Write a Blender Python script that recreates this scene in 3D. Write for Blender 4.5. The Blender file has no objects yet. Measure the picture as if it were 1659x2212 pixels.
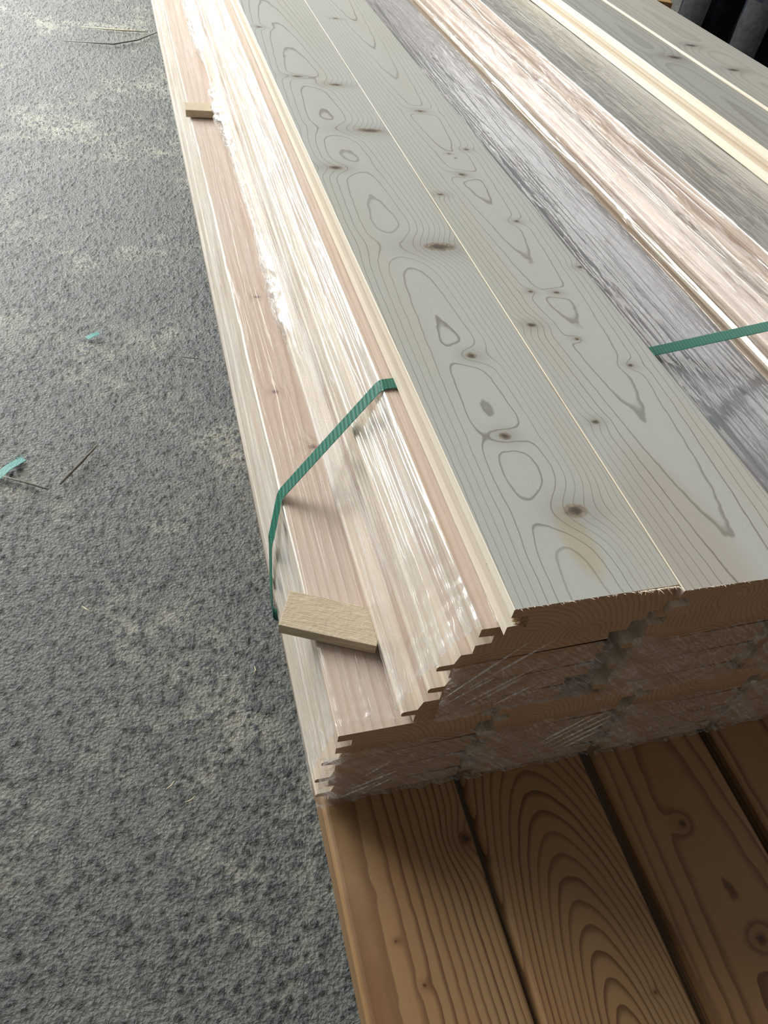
import bpy, math, random
import numpy as np
from mathutils import Matrix, Vector

S = bpy.context.scene
COL = S.collection
random.seed(7)
RNG = np.random.default_rng(11)

# ------------------------------------------------------------------ camera
# world: x across the boards, y along them (away from the camera), z up, floor at z = 0
cd = bpy.data.cameras.new('camera')
cd.sensor_fit = 'VERTICAL'; cd.sensor_height = 36.0
cd.lens = 36.0 * 1660 / 2212
cd.clip_start = 0.02; cd.clip_end = 100
cam = bpy.data.objects.new('camera', cd); COL.objects.link(cam)
right = Vector((0.95741, -0.25545, 0.13456))
down = Vector((-0.09636, -0.72201, -0.68514))
fwd = Vector((0.27217, 0.64299, -0.71588))
M4 = Matrix((right, -down, -fwd)).transposed().to_4x4()
M4.translation = (0, 0, 1.0)
cam.matrix_world = M4
S.camera = cam

# ------------------------------------------------------------------ light
w = bpy.data.worlds.new('world'); S.world = w; w.use_nodes = True
bg = w.node_tree.nodes['Background']
bg.inputs[0].default_value = (0.90, 0.97, 0.97, 1); bg.inputs[1].default_value = 2.6
# daylight through the hall's wide open gate, far left of the stack
ld = bpy.data.lights.new('gate_daylight', 'AREA'); ld.shape = 'RECTANGLE'
ld.size = 5.2; ld.size_y = 5.2; ld.energy = 1080; ld.color = (0.98, 1.0, 0.97)
lo = bpy.data.objects.new('gate_daylight', ld); COL.objects.link(lo)
lo.location = (-2.5, 5.9, 3.4)
lo.rotation_euler = Vector((0.94, -0.30, -0.18)).to_track_quat('-Z', 'Y').to_euler()

S.view_settings.view_transform = 'Standard'; S.view_settings.look = 'None'
S.view_settings.gamma = 1.0; S.view_settings.use_curve_mapping = False
S.view_settings.exposure = -0.36

# ------------------------------------------------------------------ helpers
def tag(o, label=None, cat=None, group=None, kind=None):
    if label: o['label'] = label
    if cat: o['category'] = cat
    if group: o['group'] = group
    if kind: o['kind'] = kind
    return o

def empty(name, loc, label, cat, group=None):
    o = bpy.data.objects.new(name, None); o.empty_display_size = 0.02
    o.location = loc; COL.objects.link(o)
    return tag(o, label, cat, group)

def mesh_obj(name, verts, faces, mats, parent=None, loc=(0, 0, 0), midx=None, smooth=False):
    me = bpy.data.meshes.new(name)
    me.from_pydata([tuple(map(float, v)) for v in verts], [], faces)
    for m in (mats if isinstance(mats, (list, tuple)) else [mats]): me.materials.append(m)
    if midx is not None: me.polygons.foreach_set('material_index', midx)
    if smooth: me.polygons.foreach_set('use_smooth', [True] * len(me.polygons))
    me.update()
    o = bpy.data.objects.new(name, me); o.location = loc; COL.objects.link(o)
    if parent: o.parent = parent
    return o

def grid_mesh(name, P, mat, parent=None, loc=(0, 0, 0), smooth=True, attrs=None):
    """P: (n, m, 3) array of points -> one quad sheet"""
    n, m = P.shape[:2]
    me = bpy.data.meshes.new(name)
    me.vertices.add(n * m)
    me.vertices.foreach_set('co', P.reshape(-1).astype(np.float32))
    i = (np.arange(n - 1)[:, None] * m + np.arange(m - 1)[None, :]).ravel()
    q = np.stack([i, i + 1, i + m + 1, i + m], 1).astype(np.int32)
    me.loops.add(q.size); me.loops.foreach_set('vertex_index', q.ravel())
    me.polygons.add(len(q))
    me.polygons.foreach_set('loop_start', np.arange(0, q.size, 4, dtype=np.int32))
    me.polygons.foreach_set('loop_total', np.full(len(q), 4, dtype=np.int32))
    me.polygons.foreach_set('use_smooth', np.full(len(q), smooth))
    if attrs:
        for k, c in attrs.items():
            a = me.color_attributes.new(k, 'FLOAT_COLOR', 'POINT')
            a.data.foreach_set('color', c.reshape(-1).astype(np.float32))
    me.materials.append(mat)
    me.update(calc_edges=True); me.validate()
    o = bpy.data.objects.new(name, me); o.location = loc; COL.objects.link(o)
    if parent: o.parent = parent
    return o

def hash2(ix, iy, seed):
    h = (ix.astype(np.int64) * 374761393 + iy.astype(np.int64) * 668265263 + seed * 982451653) & 0xFFFFFFFF
    h = ((h ^ (h >> 13)) * 1274126177) & 0xFFFFFFFF
    return ((h ^ (h >> 16)) & 0xFFFF) / 65535.0

def vnoise(u, v, seed=0):
    iu = np.floor(u); iv = np.floor(v); fu = u - iu; fv = v - iv
    fu = fu * fu * (3 - 2 * fu); fv = fv * fv * (3 - 2 * fv)
    a = hash2(iu, iv, seed); b = hash2(iu + 1, iv, seed); c = hash2(iu, iv + 1, seed); d = hash2(iu + 1, iv + 1, seed)
    return (a * (1 - fu) + b * fu) * (1 - fv) + (c * (1 - fu) + d * fu) * fv

class NT:
    """small node-building helper"""
    def __init__(self, name):
        self.m = bpy.data.materials.new(name); self.m.use_nodes = True
        self.t = self.m.node_tree; self.t.nodes.clear()
        self.out = self.t.nodes.new('ShaderNodeOutputMaterial')
    def n(self, typ, **kw):
        nd = self.t.nodes.new(typ)
        for k, v in kw.items(): setattr(nd, k, v)
        return nd
    def link(self, a, b): self.t.links.new(a, b)
    def put(self, sock, v):
        if hasattr(v, 'node'): self.link(v, sock)
        else: sock.default_value = v
    def math(self, op, a, b=0.0, c=None, clamp=False):
        nd = self.n('ShaderNodeMath', operation=op); nd.use_clamp = clamp
        self.put(nd.inputs[0], a); self.put(nd.inputs[1], b)
        if c is not None: self.put(nd.inputs[2], c)
        return nd.outputs[0]
    def vmath(self, op, a, b=(0, 0, 0)):
        nd = self.n('ShaderNodeVectorMath', operation=op)
        self.put(nd.inputs[0], a); self.put(nd.inputs[1], b)
        return nd.outputs[1] if op in ('LENGTH', 'DISTANCE', 'DOT_PRODUCT') else nd.outputs[0]
    def noise(self, vec, scale=1.0, detail=2.0, rough=0.5, dist=0.0):
        nd = self.n('ShaderNodeTexNoise'); self.put(nd.inputs['Vector'], vec)
        nd.inputs['Scale'].default_value = scale; nd.inputs['Detail'].default_value = detail
        nd.inputs['Roughness'].default_value = rough; nd.inputs['Distortion'].default_value = dist
        return nd.outputs['Fac']
    def mix(self, fac, a, b, blend='MIX'):
        nd = self.n('ShaderNodeMix', data_type='RGBA', blend_type=blend); nd.clamp_factor = True
        self.put(nd.inputs[0], fac); self.put(nd.inputs[6], a); self.put(nd.inputs[7], b)
        return nd.outputs[2]
    def ramp(self, v, lo, hi, tlo=0.0, thi=1.0, smooth=True):
        nd = self.n('ShaderNodeMapRange', interpolation_type='SMOOTHSTEP' if smooth else 'LINEAR')
        self.put(nd.inputs[0], v)
        for i, x in enumerate((lo, hi, tlo, thi)): nd.inputs[i + 1].default_value = x
        return nd.outputs[0]
    def coord(self): return self.n('ShaderNodeTexCoord').outputs['Object']
    def sep(self, v):
        nd = self.n('ShaderNodeSeparateXYZ'); self.put(nd.inputs[0], v); return nd.outputs
    def comb(self, x, y, z):
        nd = self.n('ShaderNodeCombineXYZ')
        for i, a in enumerate((x, y, z)): self.put(nd.inputs[i], a)
        return nd.outputs[0]
    def bump(self, h, strength, dist):
        nd = self.n('ShaderNodeBump'); nd.inputs['Strength'].default_value = strength
        nd.inputs['Distance'].default_value = dist; self.put(nd.inputs['Height'], h)
        return nd.outputs[0]
    def bsdf(self, color, rough=0.5, normal=None, spec=0.5):
        b = self.n('ShaderNodeBsdfPrincipled')
        self.put(b.inputs['Base Color'], color); self.put(b.inputs['Roughness'], rough)
        b.inputs['Specular IOR Level'].default_value = spec
        if normal is not None: self.link(normal, b.inputs['Normal'])
        return b.outputs[0]
    def done(self, sh):
        self.link(sh, self.out.inputs[0]); return self.m

def rgb(*c): return (*c, 1.0)

def wood(name, early, late, knotc=(0.10, 0.055, 0.03), pith=(0.08, -0.02), tilt=(0.0, 0.012), spacing=0.006,
         warp=0.012, contrast=0.7, knots=(), rough=0.55, tint=(0.9, 0.62, 0.40), tint_amt=0.15, rnd=0.0, spec=0.4, sharp=0.55,
         noise_seed=0.0, patch=None):
    t = NT(name); P = t.coord()
    if rnd:
        oi = t.n('ShaderNodeObjectInfo').outputs['Random']
        off = t.comb(t.math('MULTIPLY', t.math('SUBTRACT', oi, 0.5), rnd), t.math('MULTIPLY', oi, 17.3), t.math('MULTIPLY', t.math('SUBTRACT', t.math('FRACT', t.math('MULTIPLY', oi, 7.77)), 0.5), rnd * 0.7))
        Q = t.vmath('ADD', P, off)
    else:
        Q = P
    x, y, z = t.sep(Q)
    if rnd:
        y = t.sep(P)[1]
    sh = t.vmath('MULTIPLY', Q, (8.0, 0.65, 8.0))
    sh = t.vmath('ADD', sh, (noise_seed, noise_seed * 0.7, 0.0))
    nz = t.noise(sh, 1.0, 2.5, 0.5)
    wx = t.math('ADD', t.math('SUBTRACT', x, pith[0]), t.math('MULTIPLY', y, tilt[0]))
    wz = t.math('ADD', t.math('SUBTRACT', z, pith[1]), t.math('MULTIPLY', y, tilt[1]))
    r = t.math('SQRT', t.math('ADD', t.math('MULTIPLY', wx, wx), t.math('MULTIPLY', wz, wz)))
    r = t.math('ADD', r, t.math('MULTIPLY', t.math('SUBTRACT', nz, 0.5), warp))
    wob = t.noise(t.vmath('MULTIPLY', Q, (60.0, 34.0, 60.0)), 1.0, 2.0, 0.5)
    r = t.math('ADD', r, t.math('MULTIPLY', t.math('SUBTRACT', wob, 0.5), spacing * 0.28))
    kd = None; halo = None; ke = None; kr_ = None
    px, py, pz = t.sep(P)
    for (kx, ky, kr, el, st) in knots:
        # el: stretch across the board (+) ; st: how hard the rings are pushed aside
        v = t.comb(t.math('MULTIPLY', t.math('SUBTRACT', px, kx), 1.0 / (kr * el)), t.math('MULTIPLY', t.math('SUBTRACT', py, ky), 1.0 / kr), 0.0)
        d2 = t.vmath('DOT_PRODUCT', v, v)
        bulge = t.math('MULTIPLY', t.math('POWER', 2.718, t.math('MULTIPLY', d2, -0.09)), st)
        r = t.math('ADD', r, bulge)
        core = t.ramp(d2, 1.25, 0.45)
        eye = t.ramp(d2, 0.42, 0.06)
        kring = t.math('FRACT', t.math('MULTIPLY', t.math('SQRT', d2), 3.3))
        hl = t.math('POWER', 2.718, t.math('MULTIPLY', d2, -0.16))
        ke = eye if ke is None else t.math('MAXIMUM', ke, eye)
        kk_ = t.math('MULTIPLY', core, kring)
        kr_ = kk_ if kr_ is None else t.math('MAXIMUM', kr_, kk_)
        kd = core if kd is None else t.math('MAXIMUM', kd, core)
        halo = hl if halo is None else t.math('MAXIMUM', halo, hl)
    ph = t.math('DIVIDE', r, spacing)
    fr = t.math('FRACT', ph)
    up = t.ramp(fr, 1.0 - sharp, 0.93)
    dn = t.ramp(fr, 1.0, 0.95)
    line = t.math('MULTIPLY', up, dn)
    ringid = t.noise(t.comb(t.math('FLOOR', ph), 0.37, 0.0), 1.7, 0.0)
    line = t.math('MULTIPLY', line, t.math('ADD', t.math('MULTIPLY', ringid, 1.0), 0.35))
    fib = t.noise(t.vmath('MULTIPLY', Q, (900.0, 9.0, 900.0)), 1.0, 2.0, 0.6)
    col = t.mix(t.math('MULTIPLY', line, contrast, clamp=True), rgb(*early), rgb(*late))
    big = t.noise(t.vmath('MULTIPLY', Q, (14.0, 2.2, 14.0)), 1.0, 2.0)
    col = t.mix(t.math('MULTIPLY', t.ramp(big, 0.42, 0.72), tint_amt), col, rgb(*tint), 'MULTIPLY')
    col = t.mix(t.ramp(fib, 0.25, 0.75, 0.0, 0.16), col, rgb(*[c * 0.72 for c in early]))
    if patch:
        (qx, qy, qr, qc, qa) = patch
        dv = t.comb(t.math('MULTIPLY', t.math('SUBTRACT', px, qx), 1.0 / qr), t.math('MULTIPLY', t.math('SUBTRACT', py, qy), 0.35 / qr), 0.0)
        pm = t.math('ADD', t.vmath('DOT_PRODUCT', dv, dv), t.math('MULTIPLY', t.math('SUBTRACT', big, 0.5), 1.6))
        col = t.mix(t.math('MULTIPLY', t.ramp(pm, 1.2, 0.2), qa), col, rgb(*qc), 'MULTIPLY')
    if kd is not None:
        kn = t.noise(t.vmath('MULTIPLY', P, (260.0, 260.0, 260.0)), 1.0, 3.0, 0.6)
        col = t.mix(t.math('MULTIPLY', halo, 0.42), col, rgb(*[a * 0.5 + b * 0.5 for a, b in zip(late, knotc)]))
        kc = t.mix(t.ramp(kn, 0.35, 0.65), rgb(*knotc), rgb(*[min(1, c * 2.4) for c in knotc]))
        kc = t.mix(t.math('MULTIPLY', kr_, 0.5), kc, rgb(*[c * 0.55 for c in knotc]))
        kc = t.mix(t.math('MULTIPLY', ke, 0.85), kc, rgb(*[c * 0.22 for c in knotc]))
        col = t.mix(t.math('MULTIPLY', kd, 0.9), col, kc)
    hgt = t.math('ADD', t.math('MULTIPLY', fib, 0.6), t.math('MULTIPLY', line, 0.5))
    return t.done(t.bsdf(col, rough, t.bump(hgt, 0.18, 0.0006), spec))

# wood kinds
EDGE = wood('wood_fresh_edge', (0.77, 0.67, 0.555), (0.60, 0.45, 0.32), pith=(0.07, -0.03), tilt=(0.004, 0.02), spacing=0.0045, contrast=0.5, rnd=0.06, rough=0.5)
ENDG = wood('wood_end_grain', (0.48, 0.305, 0.19), (0.24, 0.125, 0.07), pith=(0.075, -0.012), tilt=(0, 0), spacing=0.0048, warp=0.008, contrast=0.5, rnd=0.12, rough=0.75, sharp=0.55)
PINK = wood('wood_pink_planed', (0.70, 0.56, 0.47), (0.50, 0.35, 0.27), pith=(0.07, -0.05), tilt=(0.01, 0.015), spacing=0.005, contrast=0.45, rnd=0.06, rough=0.5)
TORN = wood('wood_torn', (0.40, 0.26, 0.14), (0.20, 0.10, 0.045), spacing=0.003, contrast=0.9, rough=0.9)
GROOVE = wood('wood_groove', (0.70, 0.52, 0.34), (0.42, 0.24, 0.12), spacing=0.004, contrast=0.8, rnd=0.05, rough=0.8)

def film_mat(name, haze=0.10, wr=1.0, gloss_r=0.13, dirx=1.0, diry=0.022, skew=0.0, tight=1.0, g0=0.07):
    t = NT(name); P = t.coord()
    if skew:
        x, y, z = t.sep(P)
        P = t.comb(t.math('ADD', x, t.math('MULTIPLY', z, skew)), y, t.math('MULTIPLY', z, 0.12))
    a = t.noise(t.vmath('MULTIPLY', P, (150.0 * dirx, 150.0 * diry, 150.0 * dirx)), 1.0, 1.5, 0.5, 0.5)
    rip = t.noise(t.vmath('MULTIPLY', P, (420.0 * dirx, 420.0 * diry * 2.2, 420.0 * dirx)), 1.0, 1.0, 0.4)
    msk = t.ramp(t.noise(t.vmath('MULTIPLY', P, (26.0, 9.0, 26.0)), 1.0, 3.0, 0.6), 0.50, 0.62)
    rid = t.math('SUBTRACT', 1.0, t.math('ABSOLUTE', t.math('MULTIPLY', t.math('SUBTRACT', a, 0.5), 4.0)), clamp=True)
    rid = t.math('POWER', rid, 7.0)
    h = t.math('ADD', t.math('MULTIPLY', a, 0.9), t.math('ADD', t.math('MULTIPLY', rid, 0.35), t.math('MULTIPLY', t.math('MULTIPLY', rip, msk), 0.7)))
    nrm = t.bump(h, 0.30 * wr, 0.0022)
    tr = t.n('ShaderNodeBsdfTransparent'); tr.inputs[0].default_value = (0.98, 0.98, 0.98, 1)
    df = t.n('ShaderNodeBsdfDiffuse'); df.inputs[0].default_value = (0.95, 0.95, 0.96, 1); t.link(nrm, df.inputs['Normal'])
    tl = t.n('ShaderNodeBsdfTranslucent'); tl.inputs[0].default_value = (0.95, 0.95, 0.96, 1)
    hz = t.n('ShaderNodeMixShader'); hz.inputs[0].default_value = 0.35
    t.link(df.outputs[0], hz.inputs[1]); t.link(tl.outputs[0], hz.inputs[2])
    g = t.n('ShaderNodeBsdfGlossy'); g.inputs['Roughness'].default_value = gloss_r; t.link(nrm, g.inputs['Normal'])
    g.inputs['Color'].default_value = (1, 1, 1, 1)
    big = t.noise(t.vmath('MULTIPLY', P, (30.0, 5.0, 30.0)), 1.0, 3.0)
    hf = t.math('ADD', t.math('MULTIPLY', t.ramp(big, 0.42, 0.7), haze), t.math('ADD', haze * 0.3, t.math('MULTIPLY', rid, haze * 2.0)))  # ridge term paints white streaks in place of specular highlights
    gz = t.sep(t.n('ShaderNodeNewGeometry').outputs['True Normal'])[2]
    onface = t.ramp(t.math('ABSOLUTE', gz), 0.75, 0.97, 1.0, tight)
    hf = t.math('MULTIPLY', hf, onface)
    m1 = t.n('ShaderNodeMixShader'); t.link(hf, m1.inputs[0]); t.link(tr.outputs[0], m1.inputs[1]); t.link(hz.outputs[0], m1.inputs[2])
    fz = t.n('ShaderNodeLayerWeight'); fz.inputs['Blend'].default_value = 0.5; t.link(nrm, fz.inputs['Normal'])
    f2 = t.math('ADD', t.math('MULTIPLY', t.math('POWER', fz.outputs['Facing'], 3.0), 0.30), g0, clamp=True)
    f2 = t.math('MULTIPLY', f2, onface)
    m2 = t.n('ShaderNodeMixShader'); t.link(f2, m2.inputs[0]); t.link(m1.outputs[0], m2.inputs[1]); t.link(g.outputs[0], m2.inputs[2])
    return t.done(m2.outputs[0])

FILM = film_mat('clear_plastic_film', 0.24, 1.3, tight=0.42)
FILM_CLEAR = film_mat('clear_plastic_film_thin', 0.075, 1.9, gloss_r=0.09, dirx=0.62, g0=0.12)
FILM_CREASE_GLINT = film_mat('plastic_film_crease_glint', 0.55, 0.6)  # extra white in the colour stands in for crease highlights
FILM_END = film_mat('clear_plastic_film_end', 0.17, 1.2, 0.16, dirx=1.0, diry=1.0, skew=1.1)

def floor_mat(name='exposed_aggregate_concrete', proc=False):
    t = NT(name)
    at = t.n('ShaderNodeVertexColor', layer_name='stone').outputs[0]
    h, rid, inside = t.sep(at)
    P = t.coord()
    if proc:
        vs = t.n('ShaderNodeTexVoronoi'); t.put(vs.inputs['Vector'], P); vs.inputs['Scale'].default_value = 95.0
        h = t.ramp(vs.outputs['Distance'], 0.75, 0.1); rid = t.sep(vs.outputs['Color'])[0]
    f = t.noise(P, 420.0, 4.0, 0.65)
    v = t.n('ShaderNodeTexVoronoi'); t.put(v.inputs['Vector'], P); v.inputs['Scale'].default_value = 190.0
    stone = t.mix(rid, rgb(0.022, 0.026, 0.026), rgb(0.10, 0.104, 0.098))
    matrix = t.mix(f, rgb(0.055, 0.058, 0.053), rgb(0.26, 0.26, 0.225))
    col = t.mix(t.ramp(h, 0.22, 0.55), matrix, stone)
    big = t.noise(P, 2.6, 3.0, 0.6)
    mid = t.noise(P, 17.0, 4.0, 0.65)
    dust = t.math('MULTIPLY', t.ramp(t.math('ADD', t.math('MULTIPLY', big, 0.6), t.math('MULTIPLY', mid, 0.4)), 0.49, 0.66), t.ramp(h, 0.62, 0.12))
    col = t.mix(t.math('MULTIPLY', dust, 0.65), col, rgb(0.58, 0.54, 0.42))
    col = t.mix(t.ramp(f, 0.38, 0.68, 0.0, 0.5), col, rgb(0.022, 0.025, 0.026))
    speck = t.ramp(t.noise(P, 900.0, 2.0, 0.7), 0.66, 0.74)
    col = t.mix(t.math('MULTIPLY', speck, 0.65), col, rgb(0.75, 0.73, 0.66))
    hh = t.math('ADD', f, t.math('MULTIPLY', v.outputs['Distance'], 0.8))
    if proc: hh = t.math('ADD', hh, t.math('MULTIPLY', h, 1.2))
    return t.done(t.bsdf(col, 0.36, t.bump(hh, 0.8, 0.004), 0.8))

def plain(name, c, rough=0.5, bump=0.0, scale=200, var=0.15, spec=0.5):
    t = NT(name); P = t.coord()
    n = t.noise(P, scale, 3.0)
    col = t.mix(t.ramp(n, 0.3, 0.7, 0, var * 2), rgb(*c), rgb(*[q * 0.5 for q in c]))
    return t.done(t.bsdf(col, rough, t.bump(n, bump, 0.002) if bump else None, spec))

def strap_mat():
    t = NT('green_strap_plastic'); P = t.coord()
    x, y, z = t.sep(P)
    u = t.math('ADD', t.math('MULTIPLY', y, 420.0), t.math('MULTIPLY', x, 160.0))
    vv = t.math('SUBTRACT', t.math('MULTIPLY', x, 260.0), t.math('MULTIPLY', y, 900.0))
    ch = t.math('MULTIPLY', t.math('SINE', t.math('MULTIPLY', u, 6.28)), t.math('SINE', t.math('MULTIPLY', vv, 3.14)))
    col = t.mix(t.ramp(ch, -0.6, 0.8), rgb(0.002, 0.085, 0.052), rgb(0.008, 0.22, 0.14))
    return t.done(t.bsdf(col, 0.28, t.bump(ch, 0.5, 0.0006), 0.6))
STRAP = strap_mat()

# ------------------------------------------------------------------ hall shell: unseen walls and ceiling added to shape the light
WALLM = plain('added_wall_plaster', (0.33, 0.31, 0.29), 0.9, 0.2, 8, 0.15)
def wall(name, a, b, label):
    (x0, y0, z0), (x1, y1, z1) = a, b
    V = [(x, y, z) for x in (x0, x1) for y in (y0, y1) for z in (z0, z1)]
    F = [(0, 1, 3, 2), (4, 6, 7, 5), (0, 4, 5, 1), (2, 3, 7, 6), (0, 2, 6, 4), (1, 5, 7, 3)]
    o = mesh_obj(name, V, F, WALLM); tag(o, label, None, kind='structure'); return o
wall('added_wall_right', (6.0, -3.0, 0), (6.2, 9.0, 6.6), 'added unseen light-shaping hall wall on the right')
wall('added_wall_near', (-3.2, -3.2, 0), (6.2, -3.0, 6.6), 'added unseen light-shaping hall wall behind the camera')
wall('added_wall_far', (-0.2, 9.0, 0), (6.2, 9.2, 6.6), 'added unseen light-shaping hall wall beyond the stack')
wall('ceiling', (-3.2, -3.2, 6.6), (6.2, 9.2, 6.75), 'added unseen light-shaping hall ceiling')
wall('added_wall_left', (-3.2, -3.0, 0), (-3.0, 3.0, 6.6), 'added unseen light-shaping hall wall left of the gate')

# ------------------------------------------------------------------ floor
def build_floor():
    x0, x1, y0, y1 = -1.15, 0.42, -0.20, 4.4
    xs = np.arange(x0, x1, 0.0027)
    yl = [y0]
    while yl[-1] < y1: yl.append(yl[-1] + max(0.0023, 0.0021 * (1 + yl[-1])))
    ys = np.array(yl); y1 = ys[-1]; x1 = xs[-1]
    H = np.zeros((len(ys), len(xs))); ID = np.full(H.shape, 0.5)
    N = 70000
    py = y0 + (y1 - y0) * RNG.random(N); px = x0 + (x1 - x0) * RNG.random(N)
    rr = 0.0026 + 0.0042 * RNG.random(N) ** 1.8
    big = RNG.random(N) < 0.03; rr[big] *= 1.7
    asp = 0.65 + 0.7 * RNG.random(N); an = RNG.random(N) * math.pi
    hh = (0.35 + 0.65 * RNG.random(N)); idv = RNG.random(N)
    ia0 = np.searchsorted(xs, px - rr * 1.4); ia1 = np.searchsorted(xs, px + rr * 1.4)
    ib0 = np.searchsorted(ys, py - rr * 1.4); ib1 = np.searchsorted(ys, py + rr * 1.4)
    ca = np.cos(an); sa = np.sin(an)
    for k in range(N):
        a0, a1, b0, b1 = ia0[k], ia1[k], ib0[k], ib1[k]
        if a1 <= a0 or b1 <= b0: continue
        dx = (xs[a0:a1] - px[k])[None, :]; dy = (ys[b0:b1] - py[k])[:, None]
        u = (dx * ca[k] + dy * sa[k]) / (rr[k] * asp[k]); v = (dy * ca[k] - dx * sa[k]) / rr[k]
        e = np.clip(1 - (u * u + v * v), 0, 1) ** 0.6 * hh[k]
        sub = H[b0:b1, a0:a1]; m = e > sub
        sub[m] = e[m]; ID[b0:b1, a0:a1][m] = idv[k]
    X, Y = np.meshgrid(xs, ys)
    und = vnoise(X * 9, Y * 9, 3) * 0.6 + vnoise(X * 3, Y * 3, 4) * 0.4
    fine = vnoise(X * 260, Y * 260, 5)
    Z = H * 0.0026 + und * 0.003 + fine * 0.0010 - 0.0045
    edge = np.minimum(np.minimum(X - x0, x1 - X), np.minimum(Y - y0, y1 - Y))
    Z = Z * np.clip(edge / 0.02, 0, 1) - 0.0 * X
    colr = np.stack([H, ID, (H > 0) * 1.0, np.ones_like(H)], -1)
    m = floor_mat()
    V = [(-6, -3.2, 0), (6.2, -3.2, 0), (6.2, 9.2, 0), (-6, 9.2, 0), (x0, y0, 0), (x1, y0, 0), (x1, y1, 0), (x0, y1, 0)]
    F = [(0, 1, 5, 4), (1, 2, 6, 5), (2, 3, 7, 6), (3, 0, 4, 7)]
    fl = mesh_obj('floor', V, F, floor_mat('hall_floor_concrete', True))
    tag(fl, 'rough grey exposed-aggregate concrete floor', None, kind='structure')
    grid_mesh('aggregate_surface', np.stack([X, Y, Z], -1), m, fl, attrs={'stone': colr})
build_floor()

# ------------------------------------------------------------------ boards
T = 0.033
def prof_groove_left(W, t=T, lip=0.0105, gr=0.0115, dep=0.0135):
    """groove on the left, tongue on the right (looking along +y); counter-clockwise from bottom left"""
    b = t - lip - gr
    return [(0.0, 0.0006), (0.0006, 0), (W - 0.0006, 0), (W, 0.0006), (W, b + 0.0006), (W + dep - 0.002, b + 0.0008), (W + dep - 0.001, b + 0.002),
            (W + dep - 0.001, b + gr - 0.002), (W + dep - 0.002, b + gr - 0.0008), (W, b + gr - 0.0006), (W, t - 0.0006), (W - 0.0006, t), (0.0006, t), (0.0, t - 0.0006),
            (0.0, b + gr), (dep, b + gr - 0.0008), (dep, b + 0.0008), (0.0, b)]

def prof_tongue_left(W, t=T, dep=0.0135):
    """tongue on the left below a chamfer, groove on the right"""
    return [(0.0005, 0), (W - 0.0005, 0), (W, 0.0005), (W, 0.0135), (W - dep, 0.0143), (W - dep, 0.0217), (W, 0.0225), (W, t - 0.0125), (W - 0.0035, t), (0.0040, t), (0.0005, t - 0.0118),
            (-dep + 0.0015, t - 0.0122), (-dep, t - 0.0138), (-dep, t - 0.0178), (-dep + 0.0015, t - 0.0192), (0.0, t - 0.0202), (0.0, 0.0005)]

def board(name, prof, L, mats, parent=None, loc=(0, 0, 0), skew=0.0, seg=1):
    """extrude a profile along y; mats: (face, edge, end, groove)"""
    n = len(prof)
    ys = [L * i / seg for i in range(seg + 1)]
    V = [(x, (y if i else y + skew * x), z) for i, y in enumerate(ys) for x, z in prof]
    F = []; MI = []
    zt = max(z for _, z in prof); zb = min(z for _, z in prof)
    for s in range(seg):
        for i in range(n):
            j = (i + 1) % n
            a, b = prof[i], prof[j]
            F.append((s * n + j, s * n + i, (s + 1) * n + i, (s + 1) * n + j))
            horiz = abs(a[1] - b[1]) < 1e-5 and abs(a[0] - b[0]) > 0.03
            MI.append(0 if horiz else 1)
    F.append(tuple(range(n))); MI.append(2)
    F.append(tuple(seg * n + i for i in reversed(range(n)))); MI.append(2)
    return mesh_obj(name, V, F, list(mats), parent, loc, MI)

def box(name, dims, mat, parent=None, loc=(0, 0, 0), rot=(0, 0, 0), ch=0.001):
    """chamfered box, origin at the centre of its base"""
    import bmesh
    bm = bmesh.new(); bmesh.ops.create_cube(bm, size=1.0)
    bmesh.ops.scale(bm, vec=dims, verts=bm.verts); bmesh.ops.translate(bm, vec=(0, 0, dims[2] / 2), verts=bm.verts)
    bmesh.ops.bevel(bm, geom=list(bm.edges), offset=ch, segments=2, affect='EDGES', profile=0.6)
    me = bpy.data.meshes.new(name); bm.to_mesh(me); bm.free(); me.materials.append(mat)
    o = bpy.data.objects.new(name, me); o.location = loc; o.rotation_euler = rot; COL.objects.link(o)
    if parent: o.parent = parent
    return o

ZT = 0.5664            # top of the two loose boards
ROW2 = 0.5315          # top of the second row of packs
ROW1 = 0.3980          # top of the first row
DECK = 0.2650          # top of the long planks below
YE = 0.2822
LEN = 4.0

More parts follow.
